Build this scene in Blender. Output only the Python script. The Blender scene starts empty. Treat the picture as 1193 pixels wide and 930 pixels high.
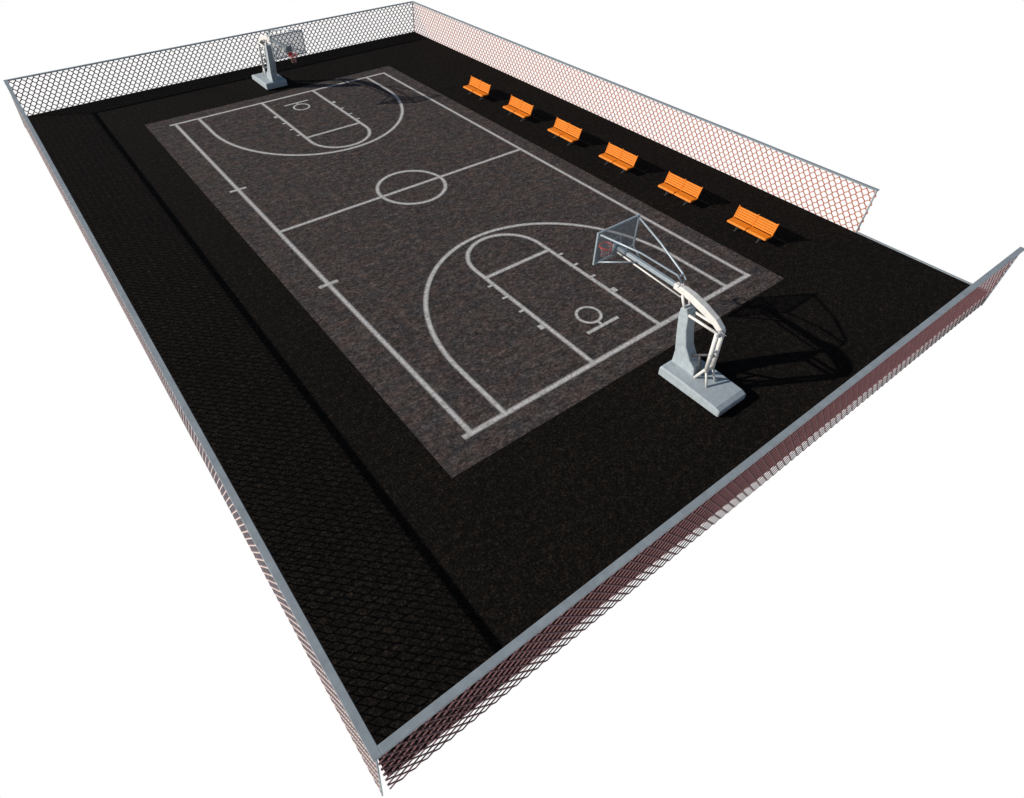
import bpy, bmesh, math, random
from mathutils import Vector, Matrix
random.seed(3)
S=bpy.context.scene
S.view_settings.view_transform='Standard'; S.view_settings.look='None'; S.view_settings.exposure=0
XL,XR,YN,YF,YE=-14.87,14.64,-22.5,22.7,-16.6
FH=2.18; FB=-0.66
# ---------------------------------------------------------------- materials
def newmat(name):
    m=bpy.data.materials.new(name); m.use_nodes=True
    nt=m.node_tree; b=nt.nodes['Principled BSDF']
    return m,nt,b
def noise(nt,scale,detail=4,rough=.6,vec=None,w=None):
    n=nt.nodes.new('ShaderNodeTexNoise'); n.inputs['Scale'].default_value=scale
    n.inputs['Detail'].default_value=detail; n.inputs['Roughness'].default_value=rough
    if vec is not None: nt.links.new(vec,n.inputs['Vector'])
    return n
def ramp(nt,src,stops):
    r=nt.nodes.new('ShaderNodeValToRGB'); e=r.color_ramp.elements
    while len(e)<len(stops): e.new(.5)
    for i,(p,c) in enumerate(stops):
        e[i].position=p; e[i].color=(*c,1)
    nt.links.new(src,r.inputs['Fac']); return r
def mix(nt,a,b,f,mode='MIX'):
    m=nt.nodes.new('ShaderNodeMix'); m.data_type='RGBA'; m.blend_type=mode
    for s,v in ((6,a),(7,b),(0,f)):
        if hasattr(v,'links'): nt.links.new(v,m.inputs[s])
        else: m.inputs[s].default_value=v
    return m.outputs[2]
def coords(nt,scale=(1,1,1)):
    c=nt.nodes.new('ShaderNodeTexCoord'); mp=nt.nodes.new('ShaderNodeMapping')
    mp.inputs['Scale'].default_value=scale
    nt.links.new(c.outputs['Object'],mp.inputs['Vector']); return mp.outputs[0]
def bump(nt,b,src,st,dist=.02):
    n=nt.nodes.new('ShaderNodeBump'); n.inputs['Strength'].default_value=st; n.inputs['Distance'].default_value=dist
    nt.links.new(src,n.inputs['Height']); nt.links.new(n.outputs[0],b.inputs['Normal'])
def painted(name,col,rough=.5,metal=0.,var=.25,scale=6,spec=.4):
    m,nt,b=newmat(name); v=coords(nt)
    n=noise(nt,scale,6,.65,v)
    lo=tuple(c*(1-var) for c in col); hi=tuple(min(1,c*(1+var*.6)) for c in col)
    r=ramp(nt,n.outputs[0],[(.3,lo),(.7,hi)])
    nt.links.new(r.outputs[0],b.inputs['Base Color'])
    b.inputs['Roughness'].default_value=rough; b.inputs['Metallic'].default_value=metal
    b.inputs['Specular IOR Level'].default_value=spec
    n2=noise(nt,scale*12,3,.6,v); bump(nt,b,n2.outputs[0],.12,.004)
    return m
# black outer asphalt
mg,nt,b=newmat('black_asphalt'); v=coords(nt)
big=noise(nt,.35,5,.6,v); mid=noise(nt,4,7,.85,v); fine=noise(nt,13,4,.9,v)
c1=ramp(nt,mid.outputs[0],[(.38,(.004,.0037,.0035)),(.54,(.0105,.0092,.008)),(.68,(.030,.023,.017))])
c2=ramp(nt,fine.outputs[0],[(.42,(.3,.3,.3)),(.55,(1.1,1.05,1.0)),(.67,(4.2,3.6,3.0))])
c=mix(nt,c1.outputs[0],c2.outputs[0],1.0,'MULTIPLY')
c3=ramp(nt,big.outputs[0],[(.3,(.85,.85,.88)),(.7,(1.12,1.08,1.04))])
c=mix(nt,c,c3.outputs[0],1.0,'MULTIPLY')
nt.links.new(c,b.inputs['Base Color']); b.inputs['Roughness'].default_value=.95
b.inputs['Specular IOR Level'].default_value=.06
bump(nt,b,fine.outputs[0],.6,.02)
# court surface
mc,nt,b=newmat('court_asphalt'); v=coords(nt,(.8,1.25,1))
big=noise(nt,.5,6,.65,v); mid=noise(nt,2.8,9,.9,v); fine=noise(nt,8,5,.9,v); blue=noise(nt,1.3,6,.85,v)
c1=ramp(nt,mid.outputs[0],[(.37,(.015,.0135,.0135)),(.5,(.049,.042,.040)),(.62,(.110,.090,.078))])
c2=ramp(nt,fine.outputs[0],[(.38,(.38,.38,.39)),(.5,(1,1,1)),(.62,(2.1,2.0,1.9))])
c=mix(nt,c1.outputs[0],c2.outputs[0],1.0,'MULTIPLY')
c3=ramp(nt,big.outputs[0],[(.3,(.85,.86,.9)),(.7,(1.2,1.14,1.1))])
c=mix(nt,c,c3.outputs[0],1.0,'MULTIPLY')
c4=ramp(nt,blue.outputs[0],[(.38,(1.14,.97,.92)),(.5,(1,1,1)),(.62,(.87,.98,1.12))])
c=mix(nt,c,c4.outputs[0],1.0,'MULTIPLY')
nt.links.new(c,b.inputs['Base Color']); b.inputs['Roughness'].default_value=.92
b.inputs['Specular IOR Level'].default_value=.12
bump(nt,b,fine.outputs[0],.5,.02)
# line paint with feathered, worn edges (alpha attribute on the strips)
ml,nt,b=newmat('worn_white_paint'); v=coords(nt)
n=noise(nt,9,6,.8,v); r=ramp(nt,n.outputs[0],[(.3,(.38,.365,.35)),(.7,(.68,.66,.64))])
nt.links.new(r.outputs[0],b.inputs['Base Color']); b.inputs['Roughness'].default_value=.85
b.inputs['Specular IOR Level'].default_value=.15
at=nt.nodes.new('ShaderNodeAttribute'); at.attribute_name='cover'
wr=ramp(nt,n.outputs[0],[(.3,(.5,.5,.5)),(.54,(1,1,1))])
mm=nt.nodes.new('ShaderNodeMath'); mm.operation='MULTIPLY'
nt.links.new(at.outputs['Fac'],mm.inputs[0]); nt.links.new(wr.outputs[0],mm.inputs[1])
nt.links.new(mm.outputs[0],b.inputs['Alpha'])
m_rail=painted('galvanized_rail',(.26,.295,.32),.5,.0,.18,3)
m_wire=painted('red_coated_wire',(.50,.17,.10),.6,0,.2,2,.2)
m_wire_p=painted('red_wire_sunlit_tone',(.62,.50,.47),.7,0,.12,2,.2)  # paler copy of the red wire: sunlight on the left fence, put into the color
m_wire_d=painted('red_wire_shaded_tone',(.135,.058,.064),.7,0,.2,2,.15)  # darker copy of the red wire: shade on near and far fences painted in
m_conc=painted('gray_blue_base',(.36,.41,.44),.7,0,.16,5)
m_white=painted('white_steel_paint',(.70,.685,.65),.4,0,.12,5)
m_grey=painted('gray_steel',(.36,.42,.46),.4,.2,.15,6)
m_red=painted('red_rim_paint',(.65,.05,.03),.4,0,.1,8)
m_net=painted('net_cord',(.6,.3,.27),.9,0,.1,20)
m_dark=painted('dark_leg_steel',(.07,.07,.075),.5,.3,.2,8)
m_or=painted('orange_bench_paint',(.72,.195,.008),.55,0,.16,7,.15)
m_rub=painted('black_rubber',(.03,.03,.03),.8,0,.1,9)
mgl,nt,b=newmat('acrylic_glass'); 
b.inputs['Base Color'].default_value=(.26,.30,.33,1); b.inputs['Roughness'].default_value=.1; b.inputs['Alpha'].default_value=.34
# ---------------------------------------------------------------- helpers
def empty(name,loc=(0,0,0),rot=0):
    o=bpy.data.objects.new(name,None); S.collection.objects.link(o); o.location=loc; o.rotation_euler=(0,0,rot)
    o.empty_display_size=.3; return o
def obj(name,bm,mat,parent=None,smooth=False,bevel=0):
    me=bpy.data.meshes.new(name); bmesh.ops.recalc_face_normals(bm,faces=bm.faces)
    bm.to_mesh(me); bm.free(); me.materials.append(mat)
    o=bpy.data.objects.new(name,me); S.collection.objects.link(o)
    if parent: o.parent=parent
    if smooth is True:
        for p in me.polygons: p.use_smooth=True
    if bevel:
        md=o.modifiers.new('bevel','BEVEL'); md.width=bevel; md.segments=3; md.limit_method='ANGLE'
    return o
def box(bm,x0,x1,y0,y1,z0,z1):
    vs=[bm.verts.new((x,y,z)) for z in (z0,z1) for y in (y0,y1) for x in (x0,x1)]
    for f in ((0,2,3,1),(4,5,7,6),(0,1,5,4),(2,6,7,3),(0,4,6,2),(1,3,7,5)): bm.faces.new([vs[i] for i in f])
def tube(bm,pts,r,n=10,closed=False,phase=0.,sx=1.,sz=1.):
    pts=[Vector(p) for p in pts]; N=len(pts)
    rs=r if isinstance(r,(list,tuple)) else [r]*N
    rings=[]
    for i,p in enumerate(pts):
        if closed: t=(pts[(i+1)%N]-pts[i-1])
        else: t=pts[min(i+1,N-1)]-pts[max(i-1,0)]
        t.normalize()
        up=Vector((0,0,1)) if abs(t.z)<.95 else Vector((0,1,0))
        a=t.cross(up).normalized(); c=a.cross(t).normalized()
        rings.append([bm.verts.new(p+a*math.cos(2*math.pi*k/n+phase)*rs[i]*sx+c*math.sin(2*math.pi*k/n+phase)*rs[i]*sz) for k in range(n)])
    for i in range(N if closed else N-1):
        A=rings[i];B=rings[(i+1)%N]
        for k in range(n): bm.faces.new((A[k],A[(k+1)%n],B[(k+1)%n],B[k]))
    if not closed:
        bm.faces.new(rings[0]); bm.faces.new(rings[-1][::-1])
def extrude_profile(bm,prof,x0,x1):
    A=[bm.verts.new((x0,y,z)) for y,z in prof]; B=[bm.verts.new((x1,y,z)) for y,z in prof]
    bm.faces.new(A); bm.faces.new(B[::-1]); n=len(prof)
    for i in range(n): bm.faces.new((A[i],B[i],B[(i+1)%n],A[(i+1)%n]))
# ---------------------------------------------------------------- ground and court
bm=bmesh.new(); box(bm,XL+.06,XR-.06,YN+.06,YF-.06,-.06,0); obj('asphalt_ground',bm,mg)
bm=bmesh.new(); box(bm,-9.06,8.58,-16.7,16.7,.001,.006); obj('court_surface',bm,mc)
W2,L2=7.5,15.6
lines=empty('court_markings')
zc=[.0085]
def strip(name,pts,w=.11,e=.085,closed=False):
    zc[0]+=.0009; z=zc[0]
    pts=[Vector((p[0],p[1],0)) for p in pts]; N=len(pts)
    bm=bmesh.new(); lay=bm.verts.layers.float.new('cover'); rows=[]
    offs=[(-w/2-e,0),(-w/2+e*.2,1),(w/2-e*.2,1),(w/2+e,0)]
    for i,p in enumerate(pts):
        if closed: d1=(pts[i]-pts[i-1]).normalized(); d2=(pts[(i+1)%N]-pts[i]).normalized()
        else:
            d1=(pts[max(i,1)]-pts[max(i,1)-1]).normalized(); d2=(pts[min(i+1,N-1)]-pts[min(i,N-2)]).normalized()
        t=(d1+d2).normalized(); nrm=Vector((-t.y,t.x,0)); k=1/max(.4,nrm.dot(Vector((-d1.y,d1.x,0))))
        row=[]
        for o,a in offs:
            q=p+nrm*o*k; v=bm.verts.new((q.x,q.y,z)); v[lay]=a; row.append(v)
        rows.append(row)
    for i in range(N if closed else N-1):
        A=rows[i];B=rows[(i+1)%N]
        for k in range(3): bm.faces.new((A[k],B[k],B[k+1],A[k+1]))
    obj(name,bm,ml,lines)
def arc(cx,cy,a,b,t0,t1,n=64): return [(cx+a*math.cos(t0+(t1-t0)*i/n),cy+b*math.sin(t0+(t1-t0)*i/n)) for i in range(n+1)]
strip('sideline',[(-W2,-L2-.1),(-W2,L2+.1)]); strip('sideline',[(W2,-L2-.1),(W2,L2+.1)])
strip('halfcourt_line',[(-W2,0),(W2,0)])
strip('center_circle',arc(0,0,1.8,1.8,0,2*math.pi,96)[:-1],closed=True)
for y in (-5.18,5.2): strip('coaching_tick',[(-W2-.45,y),(-W2+.45,y)])
for s in (-1,1):
    f=lambda P:[(x,s*y) for x,y in P]
    strip('baseline',f([(-W2-.35,-L2),(W2+.1,-L2)]),.12)
    strip('three_point_line',f([(-6.05,-L2),(-6.05,-14.2),(-6.05,-12.9)]+arc(0,-12.9,6.05,6.9,math.pi,0,80)[1:-1]+[(6.05,-12.9),(6.05,-14.2),(6.05,-L2)]))
    strip('key_outline',f([(-1.84,-L2),(-1.84,-12),(-1.84,-8.25)]+arc(0,-8.2,1.84,1.84,math.pi,0,48)[1:-1]+[(1.84,-8.25),(1.84,-12),(1.84,-L2)]))
    strip('free_throw_line',f([(-1.84,-8.9),(1.84,-8.9)]))
    strip('basket_ring_mark',f(arc(0,-13.42,.5,.5,0,2*math.pi,40)[:-1]),.08,.05,True)
    strip('backboard_mark',f([(-.85,-14.23),(.85,-14.23)]),.1,.06)
    strip('ring_stem_mark',f([(0,-13.92),(0,-14.2)]),.08,.04)
    for sx in (-1,1):
        strip('lane_block',f([(sx*1.95,-12.85),(sx*2.16,-12.85)]),.24,.05)
        for y in (-11.6,-10.5,-9.5): strip('lane_tick',f([(sx*1.9,y),(sx*2.15,y)]),.08,.05)
# ---------------------------------------------------------------- fences
def wire(bm,p,q,axis,w=.019,t=.012):
    p=Vector(p);q=Vector(q);d=(q-p)
    if d.length<1e-4: return
    d.normalize(); nrm=Vector((0,1,0)) if axis=='x' else Vector((1,0,0))
    s=d.cross(nrm).normalized()
    R=[[bm.verts.new(c+s*a*w+nrm*bb*t) for a,bb in ((-1,-1),(1,-1),(1,1),(-1,1))] for c in (p,q)]
    for k in range(4): bm.faces.new((R[0][k],R[0][(k+1)%4],R[1][(k+1)%4],R[1][k]))
def fence(axis,fix,a,b,rail_a,rail_b,mat,hw,lean=0.,pitch=.34,rows=13,vlen=.07):
    root=empty('chain_link_fence'); bm=bmesh.new()
    L=lambda z: fix+lean*(FH-z)/(FH-FB)
    P=(lambda u,z:(u,L(z),z)) if axis=='x' else (lambda u,z:(L(z),u,z))
    n=round((b-a)/pitch); p=(b-a)/n
    zt=FH-.03; h=(zt-FB)/rows
    for r in range(rows):
        z0=FB+r*h; z1=z0+h-vlen
        sh=(r%2)*.5
        for i in range(-1,n+1):
            u0=a+(i+sh)*p; um=u0+p/2; u1=u0+p
            for (x1,y1,x2,y2) in ((u0,z0,um,z1),(um,z1,u1,z0)):
                if min(x1,x2)<a-1e-3 or max(x1,x2)>b+1e-3: continue
                wire(bm,P(x1,y1),P(x2,y2),axis,hw,min(.012,hw))
            if a-1e-3<=um<=b+1e-3: wire(bm,P(um,z1),P(um,z0+h),axis,hw*1.3,min(.012,hw))
    obj('wire_mesh',bm,mat,root)
    def rail(u0,u1,z0,z1,w,name):
        bm=bmesh.new()
        if axis=='x': box(bm,u0,u1,fix-w,fix+w,z0,z1)
        else: box(bm,fix-w,fix+w,u0,u1,z0,z1)
        obj(name,bm,m_rail,root,bevel=.01)
    rail(rail_a,rail_b,FH-.03,FH+.03,.1,'top_rail')
    return root
def post(rt,x,y,r=.04,lean=0.):
    bm=bmesh.new(); tube(bm,[(x+lean,y,FB),(x,y,FH-.035)],r,12); obj('post',bm,m_rail,rt,True)
g=.1
LN=-.2
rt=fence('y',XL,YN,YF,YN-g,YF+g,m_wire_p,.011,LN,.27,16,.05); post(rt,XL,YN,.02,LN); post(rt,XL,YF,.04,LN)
rt=fence('y',XR,YE,YF,YE,YF+g,m_wire,.021); post(rt,XR,YE+.06); post(rt,XR,YF)
bm=bmesh.new(); box(bm,XR-.05,XR+.05,YN+.1,YE,-.05,.03); obj('entrance_sill',bm,m_rail,rt,bevel=.008)
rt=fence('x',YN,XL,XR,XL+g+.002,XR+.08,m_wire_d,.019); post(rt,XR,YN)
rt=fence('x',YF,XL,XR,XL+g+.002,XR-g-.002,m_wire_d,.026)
# ---------------------------------------------------------------- basketball hoops
def hoop(rot,dx):
    root=empty('basketball_hoop',(dx,0,0),rot); X=.36
    bm=bmesh.new()
    extrude_profile(bm,[(-20.1,.04),(-20.1,.30),(-19.9,.38),(-18.4,.46),(-17.5,.46),(-17.42,.40),(-17.42,.04)],X-.75,X+.75)
    obj('weighted_base',bm,m_conc,root,bevel=.09)
    bm=bmesh.new()
    for y in (-19.6,-17.9):
        for sx in (-.55,.55): tube(bm,[(X+sx-.05,y,.06),(X+sx+.05,y,.06)],.06,12)
    obj('wheels',bm,m_rub,root)
    bm=bmesh.new()
    extrude_profile(bm,[(-17.5,.44),(-17.5,1.0),(-17.36,1.7),(-17.24,2.5),(-17.26,2.78),(-17.5,2.82),(-17.64,2.6),(-17.72,2.0),(-17.9,1.4),(-18.2,.95),(-18.45,.75),(-18.5,.44)],X-.22,X+.22)
    obj('tapered_pillar',bm,m_conc,root,bevel=.04)
    bm=bmesh.new()
    path=[(-16.7,3.3),(-17.1,3.3),(-17.5,3.24),(-18.0,3.1),(-18.5,2.92),(-18.78,2.72),(-18.82,2.5)]
    tube(bm,[(X,y,z) for y,z in path],[.15,.18,.19,.19,.17,.16,.14],4,phase=math.pi/4)
    obj('main_arm',bm,m_white,root,bevel=.03)
    bm=bmesh.new()
    tube(bm,[(X,-13.95,3.38),(X,-16.75,3.3)],.1,4,phase=math.pi/4)
    obj('extension_arm',bm,m_grey,root,bevel=.015)
    bm=bmesh.new()
    for sx in (-.13,.13): tube(bm,[(X+sx,-14.1,3.28),(X+sx,-17.1,3.08)],.03,8)
    obj('arm_rods',bm,m_white,root,True)
    bm=bmesh.new()
    for sx in (-.17,.17):
        tube(bm,[(X+sx,-18.78,2.62),(X+sx,-18.86,.95)],.075,12)
        tube(bm,[(X+sx,-18.86,1.1),(X+sx*1.2,-18.55,.44)],.055,10)
        tube(bm,[(X+sx,-18.86,1.0),(X+sx*1.4,-19.1,.42)],.04,10)
        tube(bm,[(X+sx*.9,-17.5,2.62),(X+sx*.9,-18.78,2.62)],.05,10)
        tube(bm,[(X+sx*.9,-17.4,2.7),(X+sx*.9,-17.15,3.2)],.05,10)
    for y,z in ((-18.86,1.0),(-18.78,2.6),(-18.82,1.75)): tube(bm,[(X-.24,y,z),(X+.24,y,z)],.05,10)
    obj('rear_struts',bm,m_white,root,True)
    bm=bmesh.new()
    tube(bm,[(X,-17.95,.95),(X,-18.8,1.6)],.05,12); tube(bm,[(X,-18.6,.5),(X,-18.35,1.3)],.045,12)
    obj('hydraulic_ram',bm,m_dark,root,True)
    y=-13.85; a,b2,z0,z1=X-1.02,X+1.02,3.03,4.25
    bm=bmesh.new(); box(bm,a,b2,y-.012,y+.012,z0,z1); obj('backboard_glass',bm,mgl,root)
    bm=bmesh.new()
    box(bm,a-.05,b2+.05,y-.035,y+.035,z1,z1+.06); box(bm,a-.05,b2+.05,y-.035,y+.035,z0-.06,z0)
    box(bm,a-.05,a,y-.034,y+.034,z0,z1); box(bm,b2,b2+.05,y-.034,y+.034,z0,z1)
    obj('backboard_frame',bm,m_grey,root,bevel=.01)
    bm=bmesh.new()
    for q in ((X-.3,X+.3,3.66,3.71),(X-.3,X+.3,3.2,3.25),(X-.3,X-.25,3.25,3.66),(X+.25,X+.3,3.25,3.66)): box(bm,q[0],q[1],y+.016,y+.02,q[2],q[3])
    obj('target_square',bm,m_white,root)
    bm=bmesh.new()
    for sx in (-1,1):
        tube(bm,[(X+sx*.98,y-.05,z1-.02),(X+sx*.5,-15.4,4.08),(X+sx*.12,-16.75,3.78),(X+sx*.1,-16.95,3.62),(X+sx*.1,-16.9,3.35)],.035,10)
        tube(bm,[(X+sx*.95,y-.05,z0+.05),(X+sx*.1,-15.0,3.33)],.028,10)
    tube(bm,[(X-.12,-16.8,3.74),(X+.12,-16.8,3.74)],.03,8)
    box(bm,X-.2,X+.2,y-.09,y-.02,3.15,3.55)
    obj('backboard_stays',bm,m_grey,root,True)
    bm=bmesh.new(); cy=y+.42
    tube(bm,[(X+.25*math.cos(t*math.pi/16),cy+.25*math.sin(t*math.pi/16),3.15) for t in range(32)],.028,8,closed=True)
    box(bm,X-.09,X+.09,y+.02,y+.17,3.1,3.16); box(bm,X-.12,X+.12,y+.015,y+.03,3.0,3.2)
    obj('rim',bm,m_red,root)
    bm=bmesh.new(); N=12; rad=[.25,.2,.16,.14,.15]; zz=[3.14,3.03,2.92,2.82,2.72]
    for i in range(N):
        for k in range(4):
            for d in (.5,-.5):
                t0=(i+k*.5)*2*math.pi/N; t1=t0+d*2*math.pi/N
                tube(bm,[(X+rad[k]*math.cos(t0),cy+rad[k]*math.sin(t0),zz[k]),(X+rad[k+1]*math.cos(t1),cy+rad[k+1]*math.sin(t1),zz[k+1])],.006,4)
    obj('net',bm,m_net,root)
hoop(0,0); hoop(math.pi,.45)
# ---------------------------------------------------------------- benches
def bench(y0):
    root=empty('park_bench',(9.9,y0,0))
    L=1.05
    def slat(name,x,z,w,t,ang):
        for k,(ya,yb) in enumerate(((-L,-.03),(.03,L))):
            bm=bmesh.new(); box(bm,-w/2,w/2,ya,yb,-t/2,t/2)
            bmesh.ops.rotate(bm,verts=bm.verts,cent=(0,0,0),matrix=Matrix.Rotation(ang,3,'Y'))
            bmesh.ops.translate(bm,verts=bm.verts,vec=(x,0,z)); obj(name,bm,m_or,root,bevel=.008)
    slat('seat_slat',.02,.40,.10,.03,-1.0)
    for i in range(5): slat('seat_slat',.085+i*.092,.435-.006*i,.08,.03,0.06)
    for i in range(5):
        slat('backrest_slat',.53+i*.042,.5+i*.098,.092,.03,-1.17)
    bm=bmesh.new()
    for y in (-L+.0,0,L-.0):
        for p,q in (((.03,.385),(.5,.40)),((.5,.40),(.73,.98))):
            tube(bm,[(p[0],y,p[1]),(q[0],y,q[1])],.034,6)
    obj('slat_supports',bm,m_or,root)
    bm=bmesh.new()
    for y in (-.62,.62):
        tube(bm,[(.28,y,.0),(.28,y,.39)],.045,8)
        box(bm,.12,.46,y-.04,y+.04,.0,.03)
        tube(bm,[(.28,y,.2),(.52,y,.4)],.025,8)
    obj('legs',bm,m_dark,root)
for i in range(6): bench(-13.6+4.32*i)
# ---------------------------------------------------------------- light
sd=Vector((-1.71,1.0,1.0)).normalized()
el=math.asin(sd.z); az=math.atan2(sd.x,sd.y)
w=bpy.data.worlds.new('World'); S.world=w; w.use_nodes=True; nt=w.node_tree
bg=nt.nodes['Background']; out=nt.nodes['World Output']
sky=nt.nodes.new('ShaderNodeTexSky'); sky.sky_type='NISHITA'; sky.sun_disc=False
sky.sun_elevation=el; sky.sun_rotation=az%(2*math.pi)
nt.links.new(sky.outputs[0],bg.inputs[0]); bg.inputs[1].default_value=.075
# the court stands over a plain white backdrop: everything below the horizon is white
bg2=nt.nodes.new('ShaderNodeBackground'); bg2.inputs[0].default_value=(1,1,1,1); bg2.inputs[1].default_value=1.0
tc=nt.nodes.new('ShaderNodeTexCoord'); sp=nt.nodes.new('ShaderNodeSeparateXYZ'); nt.links.new(tc.outputs['Generated'],sp.inputs[0])
lt=nt.nodes.new('ShaderNodeMath'); lt.operation='LESS_THAN'; lt.inputs[1].default_value=0.0; nt.links.new(sp.outputs[2],lt.inputs[0])
ms=nt.nodes.new('ShaderNodeMixShader'); nt.links.new(lt.outputs[0],ms.inputs[0]); nt.links.new(bg.outputs[0],ms.inputs[1]); nt.links.new(bg2.outputs[0],ms.inputs[2])
nt.links.new(ms.outputs[0],out.inputs[0])
sl=bpy.data.lights.new('sun','SUN'); sl.energy=4.6; sl.angle=math.radians(.6); sl.color=(1,.95,.88)
so=bpy.data.objects.new('sun',sl); S.collection.objects.link(so); so.rotation_euler=sd.to_track_quat('Z','Y').to_euler(); so.location=sd*60
# ---------------------------------------------------------------- camera
cd=bpy.data.cameras.new('camera'); co=bpy.data.objects.new('camera',cd); S.collection.objects.link(co)
r=Vector((0.80207,-0.59722,-0.00162)); d=Vector((-0.41993,-0.56203,-0.71259)); f=Vector((0.42466,0.57223,-0.70158))
M=Matrix(((r.x,-d.x,-f.x,-15.2725),(r.y,-d.y,-f.y,-26.4181),(r.z,-d.z,-f.z,15.9349),(0,0,0,1)))
co.matrix_world=M
cd.sensor_width=36; cd.sensor_fit='HORIZONTAL'; cd.lens=719.694/1193*36
cd.shift_x=(596.5-556.326)/1193; cd.shift_y=(435.27-465)/1193; cd.clip_end=2000; cd.clip_start=.1
S.camera=co
